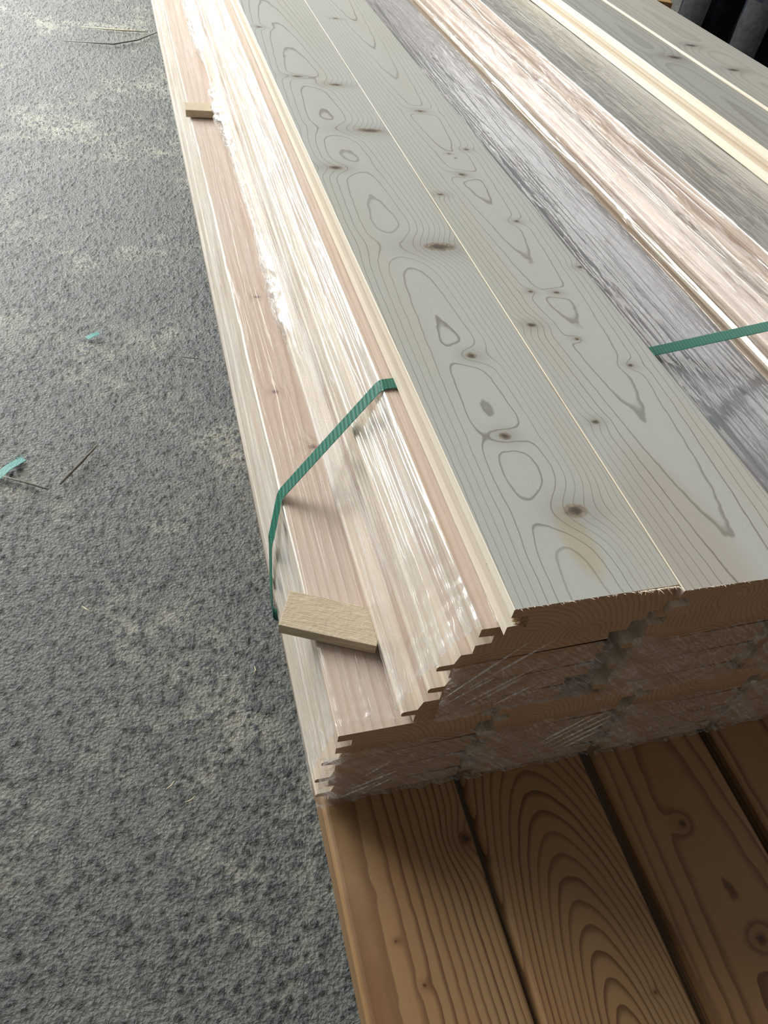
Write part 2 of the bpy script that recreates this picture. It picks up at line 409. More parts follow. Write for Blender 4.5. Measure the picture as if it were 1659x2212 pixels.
# ---- long planks under the packs
def prof_round(W, t, r=0.006):
    p = []
    for cx, cz, a0 in ((r, r, 180), (W - r, r, 270), (W - r, t - r, 0), (r, t - r, 90)):
        for k in range(5):
            a = math.radians(a0 + 90 * k / 4); p.append((cx + r * math.cos(a), cz + r * math.sin(a)))
    return p
dk_early, dk_late = (0.31, 0.186, 0.088), (0.105, 0.046, 0.018)
deck_specs = [
    (0.117, [(0.129, 0.829, 0.0075, 1.0, 0.010), (0.039, 0.758, 0.0016, 1, 0.002), (0.0545, 0.720, 0.0022, 1, 0.002)], (0.03, -0.045), (0.02, -0.006), 0.0058, 3.1,
     'leftmost long planed plank under the packs, pale streak along its rounded left edge'),
    (0.2605, [(0.108, 0.668, 0.0020, 1, 0.002)], (0.076, 0.190), (0.004, 0.250), 0.0054, 8.6,
     'second long plank from the left under the packs, with a bold arched grain figure'),
    (0.4095, [(0.063, 0.796, 0.0045, 1, 0.005), (0.0815, 0.683, 0.006, 1, 0.008)], (0.09, -0.09), (0.02, 0.02), 0.0050, 5.5,
     'third long plank from the left under the packs, dark with one small round knot'),
    (0.5590, [], (0.05, -0.06), (0.01, 0.006), 0.0055, 6.4,
     'fourth long plank from the left under the packs, in deep shade at the picture edge'),
    (0.7085, [], (0.05, -0.06), (0.01, 0.006), 0.0055, 9.4, 'fifth long plank from the left under the packs, outside the picture edge'),
    (0.8580, [], (0.05, -0.06), (0.01, 0.006), 0.0055, 2.4, 'rightmost long plank under the packs, outside the picture edge'),
]
for i, (x, kn, pith, tilt, sp, sd, lab) in enumerate(deck_specs):
    mt = wood('wood_deck_%d' % i, dk_early, dk_late, (0.10, 0.04, 0.018), pith=pith, tilt=tilt, spacing=sp, warp=0.008, contrast=0.95, knots=kn, rough=0.42, noise_seed=sd, tint=(0.95, 0.7, 0.5), tint_amt=0.35, spec=0.45, sharp=0.5)
    o = board('long_plank', prof_round(0.1385, 0.040, 0.0065), 4.9, (mt, mt, ENDG), None, (x, -0.60, DECK - 0.040))
    tag(o, lab, 'plank', 'long planks under the packs')
for k, y in enumerate((-0.42, 0.95, 2.35, 3.75)):
    for (zz, hh) in ((0.0, 0.1125), (0.1125, 0.1125)):
        if zz == 0.0 and k == 9: continue
    o = box('timber_bearer', (0.80, 0.10, DECK - 0.040), GROOVE, None, (0.60, y, 0.0), ch=0.003)
    tag(o, 'thick timber bearer on the floor under the long planks, %s' % ('nearest the camera', 'second from the near end', 'third from the near end', 'farthest from the camera')[k], 'beam', 'bearers under the planks')

# ---- film wrapped packs
def film_sheet(path, name, parent, loc, fine=True, y0=0.0, y1=LEN, seed=1, amp=0.0009, crumple=0.0030, ragged=0.004, ruff=None, mat=None):
    """path: cross-section polyline (x, z) -> wrinkled sheet along y"""
    p = np.array(path, float)
    d = np.r_[0, np.cumsum(np.hypot(*np.diff(p, axis=0).T))]
    ds = 0.0030 if fine else 0.012
    s = np.linspace(0, d[-1], int(d[-1] / ds) + 2)
    s = np.unique(np.r_[s, d])
    x = np.interp(s, d, p[:, 0]); z = np.interp(s, d, p[:, 1])
    ks = 3 if fine else 1
    tx = np.gradient(x, s); tz = np.gradient(z, s); ln = np.hypot(tx, tz); nx, nz = -tz / ln, tx / ln
    if fine:
        yv = np.r_[np.arange(y0, 0.25, 0.0030), np.arange(0.25, 1.4, 0.006), np.arange(1.4, y1, 0.014), [y1]]
    else:
        yv = np.r_[np.arange(y0, 0.4, 0.01), np.arange(0.4, y1, 0.05), [y1]]
    Sg, Yg = np.meshgrid(s, yv)
    sk = Sg + 0.05 * Yg * (vnoise(Sg * 6, Yg * 2, seed + 9) - 0.5)
    n1 = vnoise(sk / 0.011, Yg / 0.16, seed); n2 = vnoise(sk / 0.0055, Yg / 0.07, seed + 1); n3 = vnoise(sk / 0.03, Yg / 0.4, seed + 2)
    rid = 1 - np.abs(n1 * 2 - 1); rid = rid ** 4
    msk = np.clip((vnoise(Sg / 0.05, Yg / 0.25, seed + 3) - 0.35) * 3, 0, 1)
    D = amp * (0.6 * n3 + 1.5 * rid * msk + 0.5 * n2 * msk)
    cr = np.exp(-(Yg - y0) / 0.045)
    c1 = 1 - np.abs(vnoise(Sg / 0.012, Yg / 0.013, seed + 5) * 2 - 1); c2 = vnoise(Sg / 0.006, Yg / 0.007, seed + 6)
    D += crumple * cr * (0.6 * c1 ** 2 + 0.4 * c2) * (vnoise(Sg / 0.05, Yg * 0, seed + 7))
    if ruff is not None:
        s0, wd, am, ya = ruff
        rm = np.exp(-((Sg - s0) / wd) ** 2) * np.clip((Yg - ya) / 0.15, 0, 1) * np.clip(vnoise(Yg / 0.22, Yg * 0, seed + 31) * 1.8 - 0.3, 0, 1)
        D += am * rm * (0.35 + 0.65 * (1 - np.abs(vnoise((Sg + 0.4 * Yg) / 0.010, Yg / 0.030, seed + 8) * 2 - 1)))
    Yo = Yg + (np.exp(-(Yg - y0) / 0.05)) * ragged * (vnoise(Sg / 0.03, Yg * 0, seed + 12) + 0.4 * vnoise(Sg / 0.006, Yg * 0, seed + 13))
    X = x[None, :] + nx[None, :] * (D + 0.0006); Z = z[None, :] + nz[None, :] * (D + 0.0006)
    return grid_mesh(name, np.stack([X, Yo, Z], -1), mat or FILM, parent, loc)

def film_end(parent, x0, x1, z0, z1, y, seed, loc=(0, 0, 0), haze=None, cut=0.0):
    """wrinkled flap of film folded over the cut ends"""
    xs = np.linspace(x0, x1, 70); zs = np.linspace(z0, z1, 44)
    X, Z = np.meshgrid(xs, zs)
    a = (X + 0.9 * Z)
    n1 = 1 - np.abs(vnoise((X * 0.5 - Z) / 0.010, a / 0.05, seed) * 2 - 1)
    n2 = vnoise(X / 0.03, Z / 0.03, seed + 1)
    Y = y - 0.0030 * n1 ** 3 - 0.0028 * n2 - 0.0012
    top = np.clip((Z - z0) / (z1 - z0), 0, 1)
    Z = Z - top * cut * (0.3 + 0.7 * vnoise(X / 0.035, X * 0, seed + 3))
    return grid_mesh('film_flap', np.stack([X, Y, Z], -1), FILM_END, parent, loc)

def pack(xs, W, ztop, y_end, label, film_path, fine, seed, nb=4, face=None, endcover=None, loc_group='film-wrapped board packs', knots=(), ruff=None, L=LEN, flap_cut=0.012, y_off=None, groove_top=True, film=None, edge=None):
    """xs: left x of the body of each board from the top down"""
    zb = ztop - nb * T
    root = empty('board_pack', (xs[-1], y_end, zb), label, 'board pack', loc_group)
    ox, oz = xs[-1], zb
    for k in range(nb):
        prof = prof_groove_left(W) if (k == 0 and groove_top) else prof_tongue_left(W)
        fm = face if (face and k == 0) else PINK
        yo = (y_off[k] if y_off else 0.0)
        board('board', prof, L, (fm, edge or EDGE, ENDG), root, (xs[k] - ox, yo, ztop - (k + 1) * T - oz))
    pth = [(x - ox, z - oz) for x, z in film_path]
    f = film_sheet(pth, 'film_wrap', root, (0, 0, 0), fine, y0=0.0015, y1=L - 0.01, seed=seed, ruff=ruff, mat=film or (FILM if fine else FILM_CLEAR), crumple=0.0055 if fine else 0.003)
    if endcover:
        e = film_end(root, endcover[0] - ox, endcover[1] - ox, endcover[2] - oz, endcover[3] - oz, -0.001, seed + 50, cut=flap_cut)
    return root

def hull_path(xs, W, ztop, nb=4):
    """film pulled round a pack: up the left tongues, over the top, down the right side"""
    zb = ztop - nb * T; pts = [(xs[-1] + 0.03, zb - 0.0004), (xs[-1] + 0.002, zb)]
    L = [(xs[-1] - 0.0135, zb + T - 0.016)]
    for k in range(nb - 2, 0, -1):
        L.append((xs[k] - 0.0135, ztop - (k + 1) * T + T - 0.016))
    L.append((xs[0], ztop))
    # keep only the outer (convex, leftmost) points
    out = [L[0]]
    for q in L[1:]:
        while len(out) > 1:
            a, b = out[-2], out[-1]
            if (b[0] - a[0]) * (q[1] - a[1]) - (b[1] - a[1]) * (q[0] - a[0]) >= 0: out.pop()
            else: break
        out.append(q)
    pts += out
    xr = max(x + W for x in xs)
    pts += [(xs[0] + W, ztop), (xs[0] + W + 0.0128, ztop - 0.0125), (xs[0] + W + 0.0128, ztop - 0.0205), (xr + 0.0006, ztop - T), (xr + 0.0006, zb + 0.004), (xs[-1] + W, zb)]
    return pts

W1 = 0.1335
pk1_face = wood('wood_pack_top', (0.68, 0.545, 0.455), (0.48, 0.345, 0.265), (0.26, 0.14, 0.11), pith=(0.09, -0.06), tilt=(0.012, 0.012), spacing=0.0048, warp=0.012, contrast=0.55, rough=0.5,
    knots=[(0.050, 0.362, 0.0050, 1.2, 0.006), (0.033, 0.686, 0.0040, 1.2, 0.004), (0.0235, 0.468, 0.0040, 1.2, 0.004)], noise_seed=4.2, tint=(0.92, 0.76, 0.62), tint_amt=0.4)
row1 = [(0.122, 'left'), (0.271, ''), (0.420, ''), (0.569, ''), (0.718, ''), (0.867, '')]
lab1 = ['film-wrapped pack at the bottom left corner, two laths lying on its pink top board',
        'second film-wrapped pack from the left in the bottom row, ends above the arched-grain plank',
        'third film-wrapped pack from the left in the bottom row, ends above the dark knotted plank',
        'fourth film-wrapped pack from the left in the bottom row, cut by the right picture edge',
        'fifth film-wrapped pack from the left in the bottom row, outside the picture edge',
        'sixth and rightmost film-wrapped pack of the bottom row, outside the picture edge']
for i, (x, _) in enumerate(row1):
    xs = [x, x + 0.0026, x - 0.0010, x + 0.0020]
    yE = (0.2915, 0.2890, 0.2870, 0.2880, 0.2880, 0.2900)[i]
    pack(xs, W1, ROW1, yE, lab1[i], hull_path(xs, W1, ROW1), i == 0, 20 + i * 7, face=pk1_face if i == 0 else None,
         endcover=(x - 0.012, x + W1 + 0.004, ROW1 - 4 * T + 0.001, ROW1 - T * 0.55))

W2 = 0.140
blue_face = wood('wood_pack_blue_face', (0.25, 0.26, 0.28), (0.13, 0.13, 0.15), (0.16, 0.13, 0.14), pith=(0.09, -0.06), tilt=(0.012, 0.012), spacing=0.0055, contrast=0.6, rough=0.5,  # grey-blue stain, with the film's cool reflection put into the colour
    knots=[(0.10, 0.60, 0.006, 1.6, 0.006), (0.07, 0.86, 0.006, 1.4, 0.005), (0.12, 0.30, 0.008, 1.6, 0.006)], noise_seed=1.2)
xs = [0.221, 0.2075, 0.2065, 0.1885]
pack(xs, W2, ROW2, 0.2915, 'leaning film-wrapped pack under the loose boards, second row, its wrapped side facing the floor', hull_path(xs, W2, ROW2), True, 101,
     endcover=(0.205, 0.352, ROW2 - 4 * T + 0.001, ROW2 - T * 1.1), ruff=(0.058, 0.016, 0.020, 0.45))
xs = [0.374, 0.3725, 0.3735, 0.3700]
pack(xs, 0.1365, ROW2, 0.2850, 'upright film-wrapped pack in the second row, its end in shade below the right loose board', hull_path(xs, 0.1365, ROW2), False, 131,
     endcover=(0.362, 0.512, ROW2 - 4 * T + 0.001, ROW2 - T * 0.8))
xs = [0.5285, 0.5290, 0.5275, 0.5280]
pack(xs, 0.146, ROW2, 0.2850, 'film-wrapped pack with grey face right of the loose boards, crossed by the strap', hull_path(xs, 0.146, ROW2), True, 151, face=blue_face, film=FILM_CLEAR,
     endcover=(0.520, 0.672, ROW2 - 4 * T + 0.001, ROW2 - T * 0.8))
for x, lab in ((0.704, 'film-wrapped second-row pack hidden under the raised pink-sided pack'), (0.860, 'film-wrapped second-row pack hidden under the grey boards at the right')):
    xs = [x, x, x, x]
    pack(xs, 0.135, ROW2, 0.2880, lab, hull_path(xs, 0.135, ROW2), False, 171)

# taut film creases slanting over the sawn ends, whitened to paint their highlights
def crease(parent, pts, wd=0.0007):
    ox, oy, oz = parent.location
    for (xa, za), (xb, zb), dy in pts:
        a = Vector((xa - ox, -0.0050 - dy, za - oz)); b = Vector((xb - ox, -0.0046 - dy, zb - oz)); t_ = (b - a).normalized(); n_ = Vector((-t_.z, 0, t_.x))
        V = []; m = 7
        for i in range(m):
            u = i / (m - 1); c = a.lerp(b, u) + n_ * 0.0012 * math.sin(3.1 * u); k = wd * (0.25 + math.sin(math.pi * u))
            V += [c - n_ * k, c + Vector((0, -k * 1.4, 0)), c + n_ * k]
        F = [(i * 3 + j, i * 3 + j + 1, i * 3 + j + 4, i * 3 + j + 3) for i in range(m - 1) for j in (0, 1)]
        mesh_obj('film_crease_glint', V, F, FILM_CREASE_GLINT, parent)
by = {o['label']: o for o in COL.objects if o.name.startswith('board_pack')}
pkA = [o for l, o in by.items() if l.startswith('leaning')][0]
pk1 = by[lab1[0]]; pk2 = by[lab1[1]]
crease(pkA, [((0.205, 0.452), (0.262, 0.517), 0.004), ((0.222, 0.458), (0.285, 0.514), 0.004), ((0.224, 0.428), (0.285, 0.474), 0.002), ((0.232, 0.424), (0.272, 0.456), 0.002), ((0.258, 0.417), (0.292, 0.441), 0.001), ((0.250, 0.440), (0.276, 0.461), 0.002), ((0.210, 0.440), (0.246, 0.468), 0.003)])
crease(pk1, [((0.150, 0.318), (0.178, 0.343), 0.001), ((0.143, 0.298), (0.186, 0.318), 0.001), ((0.132, 0.283), (0.170, 0.301), 0.001), ((0.160, 0.287), (0.182, 0.299), 0.0)])
crease(pk2, [((0.335, 0.318), (0.392, 0.366), 0.001), ((0.345, 0.312), (0.400, 0.356), 0.001), ((0.352, 0.304), (0.402, 0.344), 0.001), ((0.328, 0.326), (0.372, 0.364), 0.002), ((0.362, 0.300), (0.398, 0.326), 0.001)])

# raised packs on the right
ROW3 = 0.6320
grey_face = wood('wood_pack_grey_face', (0.44, 0.43, 0.41), (0.27, 0.26, 0.25), (0.16, 0.13, 0.12), pith=(0.09, -0.06), tilt=(0.012, 0.012), spacing=0.0055, contrast=0.6, rough=0.5, noise_seed=7.7)  # grey of this wrapped top partly paints the sky's reflection
xs = [0.690, 0.7045, 0.7040]
pack(xs, 0.1250, ROW3, 0.300, 'raised film-wrapped pack with a pinkish side, just right of the strapped grey pack', hull_path(xs, 0.125, ROW3, 3), True, 201, nb=3, face=grey_face, film=FILM_CLEAR, edge=PINK)
xs = [0.846, 0.846, 0.846]
pack(xs, 0.150, ROW3, 0.300, 'film-wrapped pack carrying the two grey boards at the right, hidden from the camera', hull_path(xs, 0.150, ROW3, 3), False, 221, nb=3)

# ---- loose boards on top
GE, GL = (0.50, 0.50, 0.475), (0.25, 0.24, 0.21)
GK = (0.175, 0.135, 0.100)
def kk(lst, x0, y0): return [(a - x0, b - y0, r, e, s) for a, b, r, e, s in lst]
k1 = kk([(.2651, 1.0211, .0065, 1.7, .007), (.3462, .8067, .0105, 2.1, .014), (.3474, 1.1534, .0085, 2.6, .012), (.3095, .5881, .0052, 1.2, .008), (.2991, .4662, .0052, 1.2, .008),
         (.3252, .3696, .0085, 1.35, .012), (.2774, 1.3681, .0045, 2.2, .006), (.3352, 1.3391, .006, 2.2, .008), (.252, 1.62, .004, 1.5, .004)], 0.235, YE)
k2 = kk([(.4528, 1.2408, .0045, 1.5, .010), (.4814, 1.096, .0036, 1.4, .004), (.4484, 1.0789, .0024, 1.4, .002), (.4448, 1.0092, .0046, 1.3, .008), (.3924, .9461, .0036, 1.5, .004),
         (.474, .8723, .0034, 1.4, .004), (.5122, .7563, .0036, 1.4, .004), (.4236, .7037, .0030, 1.2, .003), (.4553, .7006, .0032, 1.4, .005), (.3971, .6377, .0046, 1.3, .005),
         (.4388, .6093, .0028, 1.2, .004), (.4783, .5593, .0032, 1.2, .004), (.3962, .4765, .0034, 1.3, .003), (.4174, 1.7119, .004, 1.6, .004)], 0.3765, YE - 0.005)
g1 = wood('wood_loose_board_left', GE, GL, GK, pith=(0.062, -0.012), tilt=(0.008, 0.034), spacing=0.0048, warp=0.007, contrast=0.95, knots=k1, rough=0.5, noise_seed=2.0, tint=(0.97, 0.90, 0.79), tint_amt=0.45, sharp=0.17,
          patch=(0.078, 0.055, 0.016, (0.95, 0.78, 0.55), 0.6))
g2 = wood('wood_loose_board_right', GE, GL, GK, pith=(0.074, -0.062), tilt=(-0.004, -0.030), spacing=0.0044, warp=0.007, contrast=0.95, knots=k2, rough=0.5, noise_seed=5.0, tint=(0.97, 0.90, 0.79), tint_amt=0.45, sharp=0.17,
          patch=(0.03, 0.03, 0.05, (0.86, 0.70, 0.60), 0.5))
GEDGE = wood('wood_loose_board_edge', (0.80, 0.72, 0.60), (0.64, 0.51, 0.37), pith=(0.06, -0.01), tilt=(0.002, 0.016), spacing=0.0062, warp=0.02, contrast=0.45, rough=0.6)
b1 = board('loose_board', prof_groove_left(0.1405), LEN, (g1, GEDGE, ENDG), None, (0.2350, YE, ZT - T), skew=0.01)
tag(b1, 'left loose greenish-grey board on top, with big oval knots and a cream grooved edge', 'board', 'loose tongue-and-groove boards')
b2 = board('loose_board', prof_groove_left(0.1395), LEN, (g2, GEDGE, ENDG), None, (0.3765, YE - 0.005, ZT - T), skew=0.0)
tag(b2, 'right of the two loose greenish-grey boards on top, many small dark knots', 'board', 'loose tongue-and-groove boards')

def fibres(parent, x0, x1, z, n, seed, ylen=0.004, y=0.0):
    r = random.Random(seed); V = []; F = []
    for _ in range(n):
        u = r.random() ** (1.0); x = x0 + (x1 - x0) * u; L = r.uniform(0.3, 1.0) * ylen; a = r.uniform(-1.2, 1.2); wd = r.uniform(0.00015, 0.0004)
        up = r.uniform(-0.1, 0.7)
        p = Vector((x, y + 0.0006, z - 0.0003)); d = Vector((math.sin(a), -math.cos(a) * 0.7, up)).normalized()
        q = p + d * L; q2 = p + d * L * 0.55 + Vector((0, 0, 0.0003)); sd = Vector((1, 0.3, 0)) * wd
        b = len(V); V += [p - sd, p + sd, q2 + sd * 0.8, q2 - sd * 0.8, q]; F += [(b, b + 1, b + 2, b + 3), (b + 3, b + 2, b + 4)]
    o = mesh_obj('torn_fibre', V, F, GEDGE, parent); tag(o, 'frayed pale wood fibres along the sawn end', kind='stuff')
fibres(b1, 0.002, 0.139, T, 90, 1); fibres(b1, 0.105, 0.139, T, 70, 2, 0.008); fibres(b2, 0.002, 0.139, T, 80, 3)
# rough torn strip inside the visible groove of the left board
def groove_fuzz(parent, L, n, seed):
    r = random.Random(seed); V = []; F = []
    for _ in range(n):
        y = r.random() ** 1.4 * L; zc = T - 0.0165 + r.uniform(-0.004, 0.004); x = 0.0135
        a = r.uniform(0.0006, 0.0022); b_ = r.uniform(0.001, 0.004); h = r.uniform(0.002, 0.0095)
        b = len(V); V += [(x, y - b_, zc - a), (x, y + b_, zc - a), (x, y + b_, zc + a), (x, y - b_, zc + a), (x - h, y + r.uniform(-b_, b_), zc + r.uniform(-a, a))]
        F += [(b, b + 1, b + 4), (b + 1, b + 2, b + 4), (b + 2, b + 3, b + 4), (b + 3, b, b + 4)]
    o = mesh_obj('torn_groove_fibre', V, F, TORN, parent); tag(o, 'torn crumbly wood in the groove', kind='stuff')
groove_fuzz(b1, 1.7, 2600, 5)

# grey boards on the raised packs
gr1 = wood('wood_grey_board_a', (0.42, 0.42, 0.39), (0.25, 0.245, 0.23), (0.15, 0.12, 0.11), pith=(0.05, -0.01), tilt=(0.002, 0.016), spacing=0.0066, warp=0.02, contrast=0.7, rough=0.5, noise_seed=3.3,
            knots=[(0.075, 0.95, 0.010, 1.6, 0.010), (0.05, 1.5, 0.006, 1.5, 0.005)])
gr2 = wood('wood_grey_board_b', (0.47, 0.455, 0.41), (0.29, 0.27, 0.24), (0.15, 0.12, 0.11), pith=(0.07, -0.01), tilt=(0.002, 0.016), spacing=0.0070, warp=0.02, contrast=0.6, rough=0.5, noise_seed=6.3,
            knots=[(0.04, 1.02, 0.008, 1.8, 0.010), (0.05, 0.90, 0.007, 1.8, 0.006), (0.07, 0.75, 0.006, 1.6, 0.005), (0.09, 1.5, 0.006, 1.6, 0.005)])
c1 = board('grey_board', prof_groove_left(0.1035), LEN, (gr1, GEDGE, ENDG), None, (0.8130, 0.300, ROW3 + 0.0015))
tag(c1, 'narrower grey board with a bright cream grooved side on the raised packs', 'board', 'grey boards at the right')
c2 = board('grey_board', prof_groove_left(0.137), LEN, (gr2, GEDGE, ENDG), None, (0.9185, 0.296, ROW3 + 0.0042))
tag(c2, 'outermost grey board at the right, a white line along its left edge', 'board', 'grey boards at the right')

# ------------------------------------------------------------------ strap
def ribbon(name, pts, width, th, mat, parent=None, wdir=None, sub=10):
    """flat strap through pts with slightly rounded bends"""
    P = [Vector(p) for p in pts]; C = [P[0]]
    for a, b, c in zip(P, P[1:], P[2:]):
        r1 = min(0.006, (b - a).length * 0.4); r2 = min(0.006, (c - b).length * 0.4)
        s = b + (a - b).normalized() * r1; e = b + (c - b).normalized() * r2
        for k in range(5):
            u = k / 4; C.append(s * (1 - u) ** 2 + b * 2 * u * (1 - u) + e * u * u)
    C.append(P[-1])
    V = []; F = []
    for i, c in enumerate(C):
        t = (C[min(i + 1, len(C) - 1)] - C[max(i - 1, 0)]).normalized()
        wv = Vector((0, 1, 0)) if wdir is None else Vector(wdir)
        wv = (wv - t * wv.dot(t)).normalized(); n = wv.cross(t).normalized()
        for sw, sn in ((-1, 0), (-0.92, 1), (0.92, 1), (1, 0), (0.92, -1), (-0.92, -1)):
            V.append(c + wv * sw * width / 2 + n * sn * th / 2)
    m = 6
    for i in range(len(C) - 1):
        for j in range(m):
            F.append((i * m + j, i * m + (j + 1) % m, (i + 1) * m + (j + 1) % m, (i + 1) * m + j))
    F.append(tuple(range(m))); F.append(tuple(len(V) - m + j for j in reversed(range(m))))
    return mesh_obj(name, V, F, mat, parent)
sp = [(0.150, 0.50, 0.2675), (0.106, 0.515, 0.272), (0.1045, 0.525, 0.32), (0.1055, 0.543, 0.365), (0.1205, 0.578, 0.4008), (0.2195, 0.5905, 0.5340), (0.2500, 0.5925, 0.5343),
      (0.545, 0.622, 0.5343), (0.6870, 0.6040, 0.5790), (0.6865, 0.6030, 0.6340), (0.80, 0.607, 0.6345), (1.000, 0.612, 0.6345), (1.004, 0.612, 0.60)]
st = ribbon('packing_strap', sp, 0.0165, 0.0008, STRAP)
tag(st, 'green plastic packing strap slanting over the packs and under the loose boards', 'strap')

# ------------------------------------------------------------------ spacer sticks
def rough_mat():
    t = NT('rough_sawn_lath'); P = t.coord()
    a = t.noise(t.vmath('MULTIPLY', P, (60.0, 900.0, 300.0)), 1.0, 3.0, 0.6); b = t.noise(P, 260.0, 4.0, 0.6)
    col = t.mix(t.ramp(a, 0.3, 0.7), rgb(0.66, 0.555, 0.42), rgb(0.52, 0.42, 0.29))
    h = t.math('ADD', a, t.math('MULTIPLY', b, 1.2))
    return t.done(t.bsdf(col, 0.85, t.bump(h, 0.55, 0.0012), 0.2))
LATH = rough_mat()
def stick(name, L, Wd, h, loc, rz, label):
    o = box(name, (L, Wd, h), LATH, None, loc, (0, 0, rz), ch=0.0006); tag(o, label, 'stick', 'spacer laths on the bottom pack'); return o
stick('spacer_lath', 0.092, 0.041, 0.0125, (0.1395, 0.4020, ROW1 + 0.0022), math.radians(-24.5), 'short rough-sawn lath lying askew near the sawn ends, below the green strap')
stick('spacer_lath', 0.074, 0.040, 0.0135, (0.1500, 1.6450, ROW1 + 0.0022), math.radians(-0.5), 'short pale lath lying square across the bottom pack, far up its length')

# ------------------------------------------------------------------ litter on the floor
def splinter(name, pts, w, mat, label, cat='splinter', group='splinters on the floor'):
    """thin tapering sliver through floor points"""
    P = [Vector((x, y, 0.004 + (0.003 if 0 < i < len(pts) - 1 else 0.0015))) for i, (x, y) in enumerate(pts)]
    V = []; F = []; m = 6
    for i, c in enumerate(P):
        t = (P[min(i + 1, len(P) - 1)] - P[max(i - 1, 0)]).normalized(); s = Vector((-t.y, t.x, 0)); k = 0.45 if i in (0, len(P) - 1) else 1.0
        for a in range(m):
            an = a * 2 * math.pi / m; V.append(c + s * math.cos(an) * w * k + Vector((0, 0, 1)) * math.sin(an) * w * 0.55 * k)
    for i in range(len(P) - 1):
        for j in range(m): F.append((i * m + j, i * m + (j + 1) % m, (i + 1) * m + (j + 1) % m, (i + 1) * m + j))
    F.append(tuple(range(m - 1, -1, -1))); F.append(tuple(len(V) - m + j for j in range(m)))
    o = mesh_obj(name, V, F, mat, smooth=True); tag(o, label, cat, group); return o
DKW = plain('weathered_dark_wood', (0.16, 0.14, 0.10), 0.8, 0.5, 300, 0.4)
GYW = plain('weathered_grey_wood', (0.26, 0.26, 0.22), 0.8, 0.5, 300, 0.4)
PLW = plain('pale_wood_sliver', (0.62, 0.55, 0.38), 0.7, 0.4, 300, 0.2)
splinter('wood_splinter', [(-0.170, 1.033), (-0.137, 1.082), (-0.108, 1.128)], 0.0036, DKW, 'dark bark-like splinter left of the stack, pointing up and right')
splinter('wood_splinter', [(-0.2750, 1.070), (-0.232, 1.047), (-0.189, 1.022)], 0.0027, GYW, 'grey thin twig-like splinter touching the teal strap scrap at the left edge')
splinter('wood_splinter', [(0.158, 3.555), (0.07, 3.43), (-0.02, 3.365), (-0.20, 3.37)], 0.0045, GYW, 'long curved grey sliver on the far floor running out from the stack')
splinter('wood_splinter', [(0.115, 3.54), (0.02, 3.535), (-0.13, 3.55)], 0.0048, PLW, 'straight pale sliver on the far floor above the curved one')
splinter('wood_splinter', [(0.046, 1.395), (0.07, 1.385), (0.098, 1.379)], 0.0018, GYW, 'tiny grey sliver on the floor close to the wrapped side, mid height')
splinter('wood_splinter', [(-0.135, 0.764), (-0.127, 0.754), (-0.118, 0.747)], 0.0012, PLW, 'tiny pale shaving on the middle floor below the dark splinter')
for k, (x, y, a) in enumerate([(-0.034, 0.452, 0.4), (-0.012, 0.43, 0.1), (0.10, 0.60, 1.0), (-0.10, 3.0, 0.8)]):
    splinter('wood_splinter', [(x, y), (x + 0.008 * math.cos(a), y + 0.008 * math.sin(a)), (x + 0.015 * math.cos(a + 0.3), y + 0.015 * math.sin(a + 0.3))], 0.0011, PLW,
             ['cream curl of shaving low on the floor, left one of a close pair', 'cream curl of shaving low on the floor, right one of a close pair', 'pale shaving on the floor right beside the wrapped pack near the lath', 'white shaving on the far floor below the long slivers'][k], 'shaving', 'pale shavings on the floor')
TEAL = plain('faded_teal_strap', (0.10, 0.36, 0.33), 0.45, 0.4, 400, 0.2)
def scrap(name, pts, width, label):
    o = ribbon(name, [(x, y, z) for x, y, z in pts], width, 0.0009, TEAL, wdir=(0.7, -0.7, 0)); tag(o, label, 'strap scrap', 'strap scraps on the floor')
    return o
s1 = scrap('strap_scrap', [(-0.2750, 1.058, 0.005), (-0.255, 1.082, 0.008), (-0.232, 1.106, 0.005)], 0.015, 'frayed teal scrap of packing strap at the left edge of the picture')
V = []; F = []
rr = random.Random(4)
for k in range(16):
    u = k / 15; x = -0.262 + 0.030 * u; y = 1.084 + 0.028 * u; b = len(V); L = rr.uniform(0.004, 0.011); a = rr.uniform(1.8, 2.8)
    V += [(x, y, 0.006), (x + 0.0007, y + 0.0007, 0.006), (x + L * math.cos(a), y + L * math.sin(a), 0.007 + rr.uniform(0, 0.004))]; F.append((b, b + 1, b + 2))
fr = mesh_obj('frayed_thread', V, F, TEAL, s1); tag(fr, 'frayed teal threads', kind='stuff')
scrap('strap_scrap', [(-0.124, 1.468, 0.005), (-0.113, 1.477, 0.0065), (-0.100, 1.486, 0.005)], 0.012, 'tiny blue-teal strap scrap on the floor left of the far part of the stack')
# ------------------------------------------------------------------ behind the stack: a person's legs, a timber post
def skin_mesh(name, joints, edges, mat, parent, sub=2, root=0):
    me = bpy.data.meshes.new(name); me.from_pydata([j[0] for j in joints], edges, []); me.materials.append(mat)
    o = bpy.data.objects.new(name, me); COL.objects.link(o); o.parent = parent
    sm = o.modifiers.new('skin', 'SKIN'); sm.use_smooth_shade = True
    for i, j in enumerate(joints):
        d = me.skin_vertices[0].data[i]; r = j[1]; d.radius = r if isinstance(r, tuple) else (r, r); d.use_root = (i == root)
    ss = o.modifiers.new('sub', 'SUBSURF'); ss.levels = sub; ss.render_levels = sub
    return o

